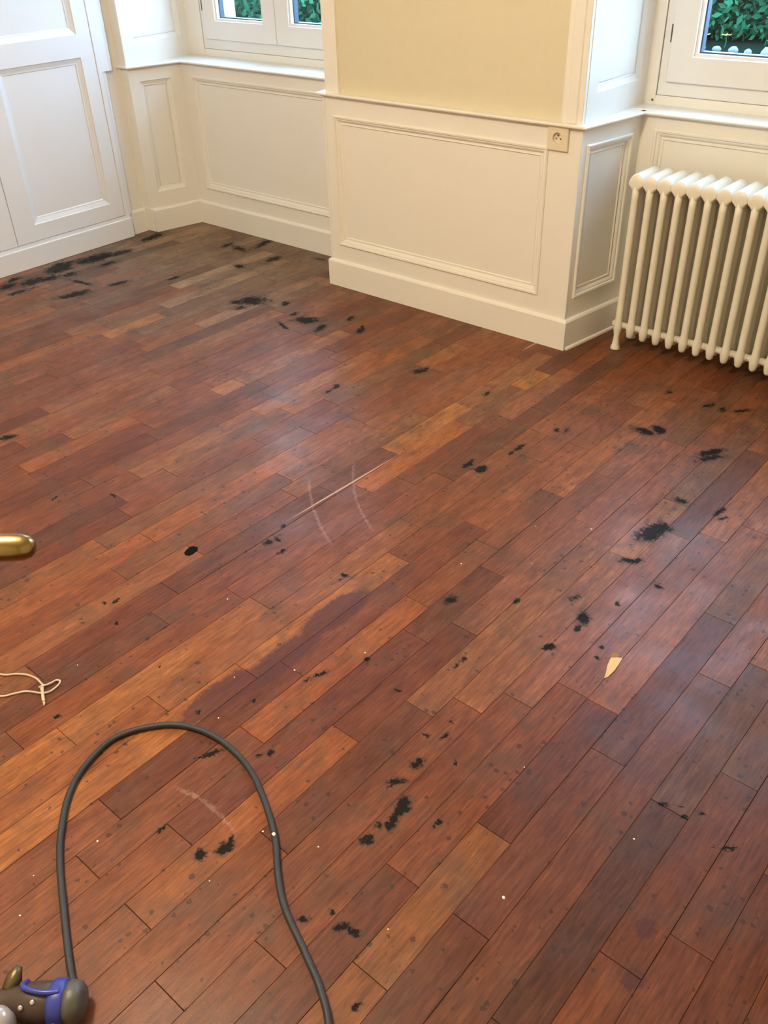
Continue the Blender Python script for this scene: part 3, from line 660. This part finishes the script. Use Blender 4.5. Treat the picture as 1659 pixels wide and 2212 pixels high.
# ------------------------------------------------------------------ radiator
rad = empty('radiator', (.157, .19, 0)); tag(rad, 'cream cast radiator with rounded columns under the right window', 'radiator')
ys = [-.064, -.021, .021, .064]
def tprof(foot):
    p = []
    if foot: p += [(.0185, 0), (.0185, .004), (.014, .018), (.0112, .040), (.0112, .055), (.0132, .066)]
    else: p += [(.002, .054), (.0085, .0565), (.0125, .063), (.0134, .070)]
    return p+[(.0160, .082), (.0165, .092), (.0142, .108), (.0126, .125), (.0124, .30), (.0124, .56), (.0130, .60)]
def loft_header(bm, zc, pts, yf, yb):
    rings = []
    for y, k, kz in ((yf-.0125, .90, .35), (yf-.0120, .98, .55), (yf-.009, 1, .78), (yf-.004, 1, .92), (yf+.003, 1, 1), (yf+.02, .96, .93), (yf+.043, 1, 1), (yf+.064, .96, .93), (yf+.085, 1, 1), (yf+.108, .96, .93), (yb-.003, 1, 1), (yb+.004, 1, .92), (yb+.009, .95, .75), (yb+.0120, .8, .5), (yb+.013, .5, .3)):
        rings.append([bm.verts.new((x*k, y, zc+(z-zc)*kz)) for x, z in pts])
    n = len(pts)
    for a, b2 in zip(rings, rings[1:]):
        for j in range(n): bm.faces.new((a[j], a[(j+1) % n], b2[(j+1) % n], b2[j]))
    bm.faces.new(list(reversed(rings[0]))); bm.faces.new(rings[-1])
def section_bm(foot):
    bm = bmesh.new()
    for k, y in enumerate(ys): lathe(bm, tprof(foot and k in (0, 3)), Matrix.Translation((0, y, 0)), 16)
    top = [(0, .578), (.0085, .580), (.0130, .586), (.0180, .594), (.0240, .601), (.0259, .607), (.0259, .621), (.0220, .631), (.0145, .638), (.007, .642), (0, .643)]
    top = top+[(-x, z) for x, z in reversed(top[1:-1])]
    loft_header(bm, .607, top, ys[0], ys[3])
    prof = [(.0125*math.cos(t), .092+.016*math.sin(t)) for t in [2*math.pi*j/14 for j in range(14)]]
    loft_header(bm, .092, prof, ys[0]+.004, ys[3]-.004)
    for yy in (ys[0]*.80, ys[3]*.80): lathe(bm, [(.0125, -.0262), (.0125, .0262)], axis_m((0, yy, .092), (1, 0, 0)), 12)
    recalc(bm); return bm
def rsub(nm, me_or_bm, mat, x, label=None):
    if isinstance(me_or_bm, bmesh.types.BMesh):
        o = obj(nm, me_or_bm, mat, None, True)
    else: o = link(bpy.data.objects.new(nm, me_or_bm))
    o.parent = rad; o.location = (x, 0, 0)
    if label: o['label'] = label
    return o
PR = .0517; NS = 19
first = rsub('section', section_bm(True), RADM, 0)
mid = rsub('section', section_bm(False), RADM, PR)
for k in range(2, NS): rsub('section', first.data if k == NS-1 else mid.data, RADM, PR*k)
bm = bmesh.new(); lathe(bm, [(.0145, 0), (.0145, .006), (.011, .009), (.006, .013), (0, .0135)], axis_m((-.021, ys[0]*.72, .612), (-1, 0, 0)), 12); rsub('end_plug', bm, RUSTM, 0, 'dark brown end plug')
bm = bmesh.new(); lathe(bm, [(.0145, 0), (.0145, .006), (.011, .009), (.006, .013), (0, .0135)], axis_m((-.021, ys[3]*.72, .612), (-1, 0, 0)), 12); rsub('end_plug', bm, RUSTM, 0, 'dark brown end plug')

# ------------------------------------------------------------------ things on the floor
def piece(name, bm, mat, label, cat, group=None, smooth=False):
    o = obj(name, bm, mat, None, smooth); return tag(o, label, cat, group)
# black cable
cab = [(.652, -2.596, .010), (.647, -2.594, .008), (.641, -2.591, .007), (.601, -2.574, .007), (.5, -2.521, .007), (.43, -2.482, .007), (.374, -2.444, .007), (.309, -2.384, .007), (.272, -2.319, .007), (.26, -2.237, .007), (.303, -2.162, .007), (.36, -2.121, .007),
       (.444, -2.104, .007), (.553, -2.121, .007), (.678, -2.184, .007), (.754, -2.245, .007), (.807, -2.28, .007), (.884, -2.312, .007), (.946, -2.339, .007), (.997, -2.372, .007), (1.05, -2.43, .007), (1.09, -2.52, .007), (1.10, -2.7, .007)]
bm = bmesh.new(); tube(bm, smoothpath(cab, 8), .0064, 12)
cable = piece('cable', bm, RUBBER, 'thick black cable looping over the floorboards', 'cable', smooth=True)
bm = bmesh.new(); bmesh.ops.create_icosphere(bm, subdivisions=1, radius=.0042)
for v in bm.verts: v.co = Vector((v.co.x*1.0, v.co.y*.9, v.co.z*.45))+Vector((R.uniform(-.0006, .0006), R.uniform(-.0006, .0006), 0))+Vector((.690, -2.193, .0142))
o = obj('paint_spot', bm, FLAKEM, cable, label='white paint spot')
# knotted string
bm = bmesh.new(); sr = .0023
tube(bm, smoothpath([(-.20, -2.33, sr), (-.107, -2.293, sr), (-.078, -2.268, sr), (-.055, -2.254, sr), (-.030, -2.248, sr), (-.010, -2.249, .0030), (.004, -2.250, .0055), (.010, -2.246, .0065), (.011, -2.233, .004), (.011, -2.222, sr), (.020, -2.218, sr), (.027, -2.227, sr), (.030, -2.240, sr), (.031, -2.252, .0035), (.026, -2.262, .0045)], 7), sr, 8)
tube(bm, smoothpath([(-.16, -2.36, sr), (-.09, -2.345, sr), (-.045, -2.329, sr), (-.028, -2.306, sr), (-.016, -2.288, sr), (.0, -2.276, sr), (.019, -2.268, .0045), (.026, -2.262, .0065)], 7), sr, 8)
string = piece('string', bm, STRINGM, 'pale knotted string lying on the boards at the left edge', 'string', smooth=True)
bm = bmesh.new(); tube(bm, smoothpath([(.006, -2.254, .006), (.014, -2.259, .0075), (.024, -2.264, .0075), (.038, -2.272, .0045), (.047, -2.276, .0035)], 5), [.0042]*6+[.0036]*14+[.0031], 10)
obj('knot', bm, STRINGM, string, True)
bm = bmesh.new(); tube(bm, smoothpath([(.049, -2.2775, .0035), (.053, -2.279, .003), (.056, -2.283, .002)], 3), [.003, .0028, .0026, .0024, .002, .0016, .001], 7)
obj('frayed_end', bm, STRINGM, string, True)
tube_b = bmesh.new(); tube(tube_b, [(.0065+.0045*math.cos(t/10*2*math.pi), -2.2545+.0062*math.sin(t/10*2*math.pi), .0068+.004*math.cos(t/10*2*math.pi+.6)) for t in range(11)], .0022, 7, False)
obj('wrap', tube_b, STRINGM, string, True)
# pale splinter of raw wood
def flat(pts, z0, th, jag=None):
    bm = bmesh.new(); lo = [bm.verts.new((x, y, z0)) for x, y in pts]; hi = [bm.verts.new((x, y, z0+th*(1+.5*math.sin(i*2.1)))) for i, (x, y) in enumerate(pts)]
    n = len(pts)
    for j in range(n): bm.faces.new((lo[j], lo[(j+1) % n], hi[(j+1) % n], hi[j]))
    bm.faces.new(list(reversed(lo))); bm.faces.new(hi); recalc(bm); return bm
spl = piece('wood_splinter', flat([(.9473, -1.3773), (.957, -1.3715), (.9691, -1.3637), (.9722, -1.3894), (.974, -1.4121), (.9717, -1.4377), (.9673, -1.4465), (.9616, -1.4275), (.9535, -1.4062)], .0, .0022), CHIPM,
            'pale raw wood splinter lying on the floorboards', 'splinter')
bm = flat([(.9463, -1.380), (.9447, -1.366), (.9498, -1.358), (.9636, -1.3642), (.9568, -1.3735)], .0, .0028); obj('split_tip', bm, simple('ochre_wood', (.32, .17, .05, 1), .8, var=.3, vscale=200), spl, label='darker ochre tip')
piece('black_flake', flat([(-.129, -1.738), (-.116, -1.734), (-.113, -1.722), (-.116, -1.704), (-.124, -1.697), (-.139, -1.700), (-.1435, -1.709), (-.139, -1.722), (-.137, -1.733)], .0, .002), BLACKM, 'black flake of bitumen on the floor in front of the cable loop', 'debris')
FL = [(.005, -2.163), (.319, -1.961), (.41, -1.86), (.383, -2.063), (.498, -1.717), (.478, -1.311), (.667, -.967), (.62, -1.196), (1.207, -1.774), (1.086, -2.022), (.967, -2.193), (.436, -2.407), (.456, -2.58), (.406, -2.523), (.662, -2.196), (.766, -2.154), (.542, -1.051), (.102, -1.789), (-.172, -1.027), (.962, -1.763), (.662, -2.327)]
for i, (x, y) in enumerate(FL):
    r = R.uniform(.0013, .0024)*(1.25 if i in (2, 5, 6, 8, 9) else 1); k = R.randint(5, 7); t0 = R.uniform(0, 6)
    pts = [(x+r*R.uniform(.6, 1.2)*math.cos(t0+2*math.pi*j/k), y+r*R.uniform(.6, 1.2)*math.sin(t0+2*math.pi*j/k)) for j in range(k)]
    piece('paint_flake', flat(pts, 0, .001), FLAKEM, 'tiny white paint flake lying on the brown floorboards', 'paint flake', 'paint flakes scattered over the floor')

# ------------------------------------------------------------------ brass bar end coming in from the left
tip = Vector((.849, -2.519, .954)); dirr = Vector((RT.x, RT.y, 0)).normalized()
stand = empty('brass_stand', tuple((tip-dirr*.50).to_3d()*1)); stand.location.z = 0
tag(stand, 'rounded brass bar end reaching in from the left edge, close to camera', 'brass bar')
def bsub(nm, bm, mat=BRASS, label=None):
    o = obj(nm, bm, mat, None, True); o.parent = stand; o.matrix_parent_inverse = Matrix.Translation(stand.location).inverted()
    if label: o['label'] = label
    return o
bm = bmesh.new(); prof = [(.0085, -.50), (.0085, -.10), (.0095, -.085), (.0122, -.060), (.0130, -.035), (.0130, -.020), (.0122, -.011), (.0098, -.0045), (.006, -.0012), (.001, 0)]
lathe(bm, prof, axis_m(tip, dirr), 24); bsub('bar', bm)
base = tip-dirr*.50
bm = bmesh.new(); lathe(bm, [(.07, 0), (.07, .008), (.03, .02), (.012, .03), (.010, .05), (.010, base.z-.02), (.014, base.z-.01), (.014, base.z+.012), (.004, base.z+.018)], Matrix.Translation((base.x, base.y, 0)), 24); bsub('post', bm)

# ------------------------------------------------------------------ power tool at the lower left, where the cable ends
tool = empty('power_tool', (.60, -2.66, 0)); tag(tool, 'dark power tool head with a blue collar at the end of the black cable', 'power tool')
TX = dirr                                       # the tool lies along this direction
TY = Vector((-TX.y, TX.x, 0))
TC = Vector((.650, -2.630, .034))
def tsub(nm, bm, mat, label=None, smooth=True):
    for v in bm.verts: v.co = TC+(v.co-TC)*.72
    o = obj(nm, bm, mat, None, smooth); o.parent = tool; o.matrix_parent_inverse = Matrix.Translation(tool.location).inverted()
    if label: o['label'] = label
    return o
AM = axis_m(TC, TX)
bm = bmesh.new(); lathe(bm, [(.020, -.150), (.026, -.145), (.028, -.11), (.034, -.075), (.040, -.06), (.042, -.03), (.042, .012), (.038, .016)], AM, 24); tsub('housing', bm, BROWNM, 'dark brown motor housing')
bm = bmesh.new(); lathe(bm, [(.040, .0), (.0465, .002), (.048, .010), (.0475, .028), (.044, .034), (.038, .035)], AM, 28); tsub('collar', bm, BLUEM, 'blue plastic collar')
bm = bmesh.new(); lathe(bm, [(.036, .032), (.043, .034), (.0445, .046), (.041, .060), (.032, .068), (.018, .071), (.002, .072)], AM, 24); tsub('end_cap', bm, GREYM, 'grey end cap')
bm = bmesh.new()
tube(bm, smoothpath([TC+TX*.026+Vector((0, 0, .045)), TC+TX*-.01+TY*-.004+Vector((0, 0, .050)), TC+TX*-.055+TY*.01+Vector((0, 0, .045)), TC+TX*-.06+TY*.035+Vector((0, 0, .02))], 6), .006, 8); tsub('clamp_arm', bm, BLUEM, 'blue clamp arm')
bm = bmesh.new(); tube(bm, smoothpath([TC+TX*.020+TY*-.046, TC+TX*-.01+TY*-.058+Vector((0, 0, -.004)), TC+TX*-.045+TY*-.055+Vector((0, 0, -.006)), TC+TX*-.06+TY*-.06+Vector((0, 0, -.02))], 6), .0075, 8); tsub('clamp_arm', bm, BLUEM)
for dx, a in ((-.028, .9), (-.052, .62)):
    d = (Vector((0, 0, math.sin(a)))-TY*math.cos(a)*.6).normalized()
    bm = bmesh.new(); lathe(bm, [(.006, 0), (.006, .003), (.0045, .0045), (.001, .005)], axis_m(TC+TX*dx+d*.041, d), 12); tsub('screw', bm, STEELM, 'shiny screw')
bm = bmesh.new(); lathe(bm, [(.018, 0), (.030, .006), (.034, .02), (.034, .044), (.028, .058), (.015, .066), (.001, .068)], axis_m(TC+TX*-.086+TY*-.052+Vector((0, 0, -.01)), (-.15, -.2, .9)), 24); tsub('knob', bm, PALEM, 'pale grey rounded knob')
bm = bmesh.new(); lathe(bm, [(.014, 0), (.017, .006), (.017, .03), (.012, .04), (.008, .05)], axis_m(TC+TX*-.10+TY*.02+Vector((0, 0, .01)), TX*.2+TY*.6+Vector((0, 0, .3))), 16); tsub('fitting', bm, OLIVEM, 'tarnished brass fitting')
bm = bmesh.new(); lathe(bm, [(.004, 0), (.0075, .004), (.006, .010), (.002, .016)], axis_m(TC+TX*-.083+TY*.036+Vector((0, 0, .012)), TY+Vector((0, 0, .6))), 12); tsub('nipple', bm, GREYM)

# ------------------------------------------------------------------ ceiling lamp that lights the room (above and behind the camera)
def lamp(x, y, power, col):
    lt = empty('ceiling_lamp', (x, y, CEIL)); tag(lt, 'round frosted ceiling lamp in the middle of the room', 'lamp')
    bm = bmesh.new(); lathe(bm, [(.07, 0), (.07, -.02), (.02, -.03), (.012, -.04)], Matrix.Translation((x, y, CEIL)), 24); recalc(bm)
    o = obj('canopy', bm, PAINTW, None, True); o.parent = lt; o.matrix_parent_inverse = Matrix.Translation(lt.location).inverted()
    bm = bmesh.new(); bmesh.ops.create_uvsphere(bm, u_segments=24, v_segments=12, radius=.10)
    for v in bm.verts: v.co = Vector((v.co.x, v.co.y, v.co.z*.7))+Vector((x, y, CEIL-.11))
    gm = bpy.data.materials.new('lit_globe'); gm.use_nodes = True; b = gm.node_tree.nodes['Principled BSDF']
    b.inputs['Base Color'].default_value = (.8, .75, .65, 1); b.inputs['Emission Color'].default_value = col+(1,); b.inputs['Emission Strength'].default_value = 2
    o = obj('globe', bm, gm, None, True); o.parent = lt; o.matrix_parent_inverse = Matrix.Translation(lt.location).inverted()
    l = bpy.data.lights.new('lamp_light', 'POINT'); l.energy = power; l.color = col; l.shadow_soft_size = .12
    lo_ = link(bpy.data.objects.new('lamp_light', l)); lo_.location = (x, y, CEIL-.33)
lamp(LAMP_XY[0], LAMP_XY[1], LAMP_POWER, LAMP_COL)

# ------------------------------------------------------------------ outside
GZ = .10
grass = simple('grass_ground', (.006, .014, .010, 1), 1.0, var=.6, vscale=3, spec=0)
struct(bxo('ground_outside', -30, 12, 1.6, 40, GZ-.3, GZ, grass))
leafm = simple('green_leaf', (.013, .105, .043, 1), .8, var=.85, vscale=2.2, spec=.15)
barkm = simple('bark', (.05, .035, .025, 1), .9)
yelm = simple('yellow_petal', (.18, .17, .02, 1), .6)
rockm = simple('pale_stone', (.11, .12, .12, 1), .9, var=.25, vscale=6)
def shrub(x, y, rx, ry, h, n, leaf, label, seed):
    rr = random.Random(seed); t = empty('shrub', (x, y, GZ)); tag(t, label, 'shrub')
    bm = bmesh.new()
    for k in range(5):
        a = k*1.257+rr.uniform(-.3, .3)
        tube(bm, smoothpath([(x, y, GZ), (x+.2*rx*math.cos(a), y+.2*ry*math.sin(a), GZ+h*.35), (x+.5*rx*math.cos(a), y+.5*ry*math.sin(a), GZ+h*.75)], 3), [.05]*2+[.03]*4+[.015], 6)
    o = obj('branches', bm, barkm, None); o.parent = t; o.matrix_parent_inverse = Matrix.Translation(t.location).inverted()
    bm = bmesh.new()
    clumps = []
    for k in range(70):
        a = rr.uniform(0, 6.28); q = rr.uniform(.2, 1)**.5; zz = rr.uniform(.03, 1)**1.25; e = math.sqrt(max(.05, 1-(zz*.8)**2))
        clumps.append(Vector((x+rx*q*e*math.cos(a), y+ry*q*e*math.sin(a), GZ+h*zz)))
    for i in range(n):
        c = rr.choice(clumps); d = Vector((rr.gauss(0, 1), rr.gauss(0, 1), rr.gauss(0, .8)))*.16*max(rx, ry)
        p = c+d
        if p.z < GZ+.05: p.z = GZ+.05+rr.random()*.2
        u = Vector((rr.gauss(0, 1), rr.gauss(0, 1), rr.gauss(0, .6)-.5)).normalized(); w = u.orthogonal().normalized(); w = (w*rr.uniform(-1, 1)+u.cross(w)*rr.uniform(-1, 1)).normalized()
        s = leaf*rr.uniform(.6, 1.3)
        vs = [bm.verts.new(p+q) for q in (Vector(), u*s*.5+w*s*.26, u*s, u*s*.5-w*s*.26)]
        bm.faces.new(vs)
    o = obj('foliage', bm, leafm, None); o.parent = t; o.matrix_parent_inverse = Matrix.Translation(t.location).inverted(); o['kind'] = 'stuff'
shrub(-2.7, 8.1, 1.15, .7, 1.3, 15000, .10, 'green leafy shrub seen through the right window, nearest the pier', 1)
shrub(.75, 9.3, .8, .5, 1.4, 9000, .11, 'green leafy shrub seen through the right window, right of its neighbour', 2)
shrub(-7.5, 5.9, 1.15, .8, 1.35, 15000, .10, 'green leafy shrub seen through the left window, beside its stone reveal', 3)
shrub(-10.6, 7.6, 1.1, .9, 1.5, 10000, .11, 'green leafy shrub seen through the left window, farther back', 4)
shrub(-5.9, 9.6, .7, .6, 1.3, 8000, .10, 'low green shrub between the two window views', 5)
hedge_rr = random.Random(5)
for i in range(14):
    x = -3.3+i*.17; y = 6.75+hedge_rr.uniform(-.05, .05); rr_ = hedge_rr.uniform(.03, .055); bm = bmesh.new(); bmesh.ops.create_icosphere(bm, subdivisions=2, radius=rr_)
    for v in bm.verts: v.co = Vector((v.co.x*1.15, v.co.y, v.co.z*.9))*(1+.14*math.sin(v.co.x*61+i)+.12*math.cos(v.co.y*57+v.co.z*43+i))+Vector((x, y, GZ+.025))
    tag(obj('edging_stone', bm, rockm, None, True), 'pale rounded edging stone in the garden bed outside', 'stone', 'pale stones edging the garden bed')
for i, (x, y) in enumerate(((-2.62, 6.9), (-2.50, 6.95), (-2.3, 7.0))):
    t = empty('yellow_flower', (x, y, GZ)); tag(t, 'small yellow flower in the garden bed outside the right window', 'flower', 'yellow flowers in the garden bed')
    bm = bmesh.new(); tube(bm, [(x, y, GZ), (x+.01, y, GZ+.06), (x, y+.01, GZ+.11)], .005, 6)
    o = obj('stem', bm, leafm, None); o.parent = t; o.matrix_parent_inverse = Matrix.Translation(t.location).inverted()
    bm = bmesh.new()
    for k in range(7):
        a = k*.9; v0 = Vector((x, y, GZ+.11)); e = Vector((math.cos(a), math.sin(a), .35)).normalized()*.065; s = Vector((-math.sin(a), math.cos(a), 0))*.022
        vs = [bm.verts.new(v0+q) for q in (Vector(), e*.6+s, e, e*.6-s)]; bm.faces.new(vs)
    o = obj('petals', bm, yelm, None); o.parent = t; o.matrix_parent_inverse = Matrix.Translation(t.location).inverted()
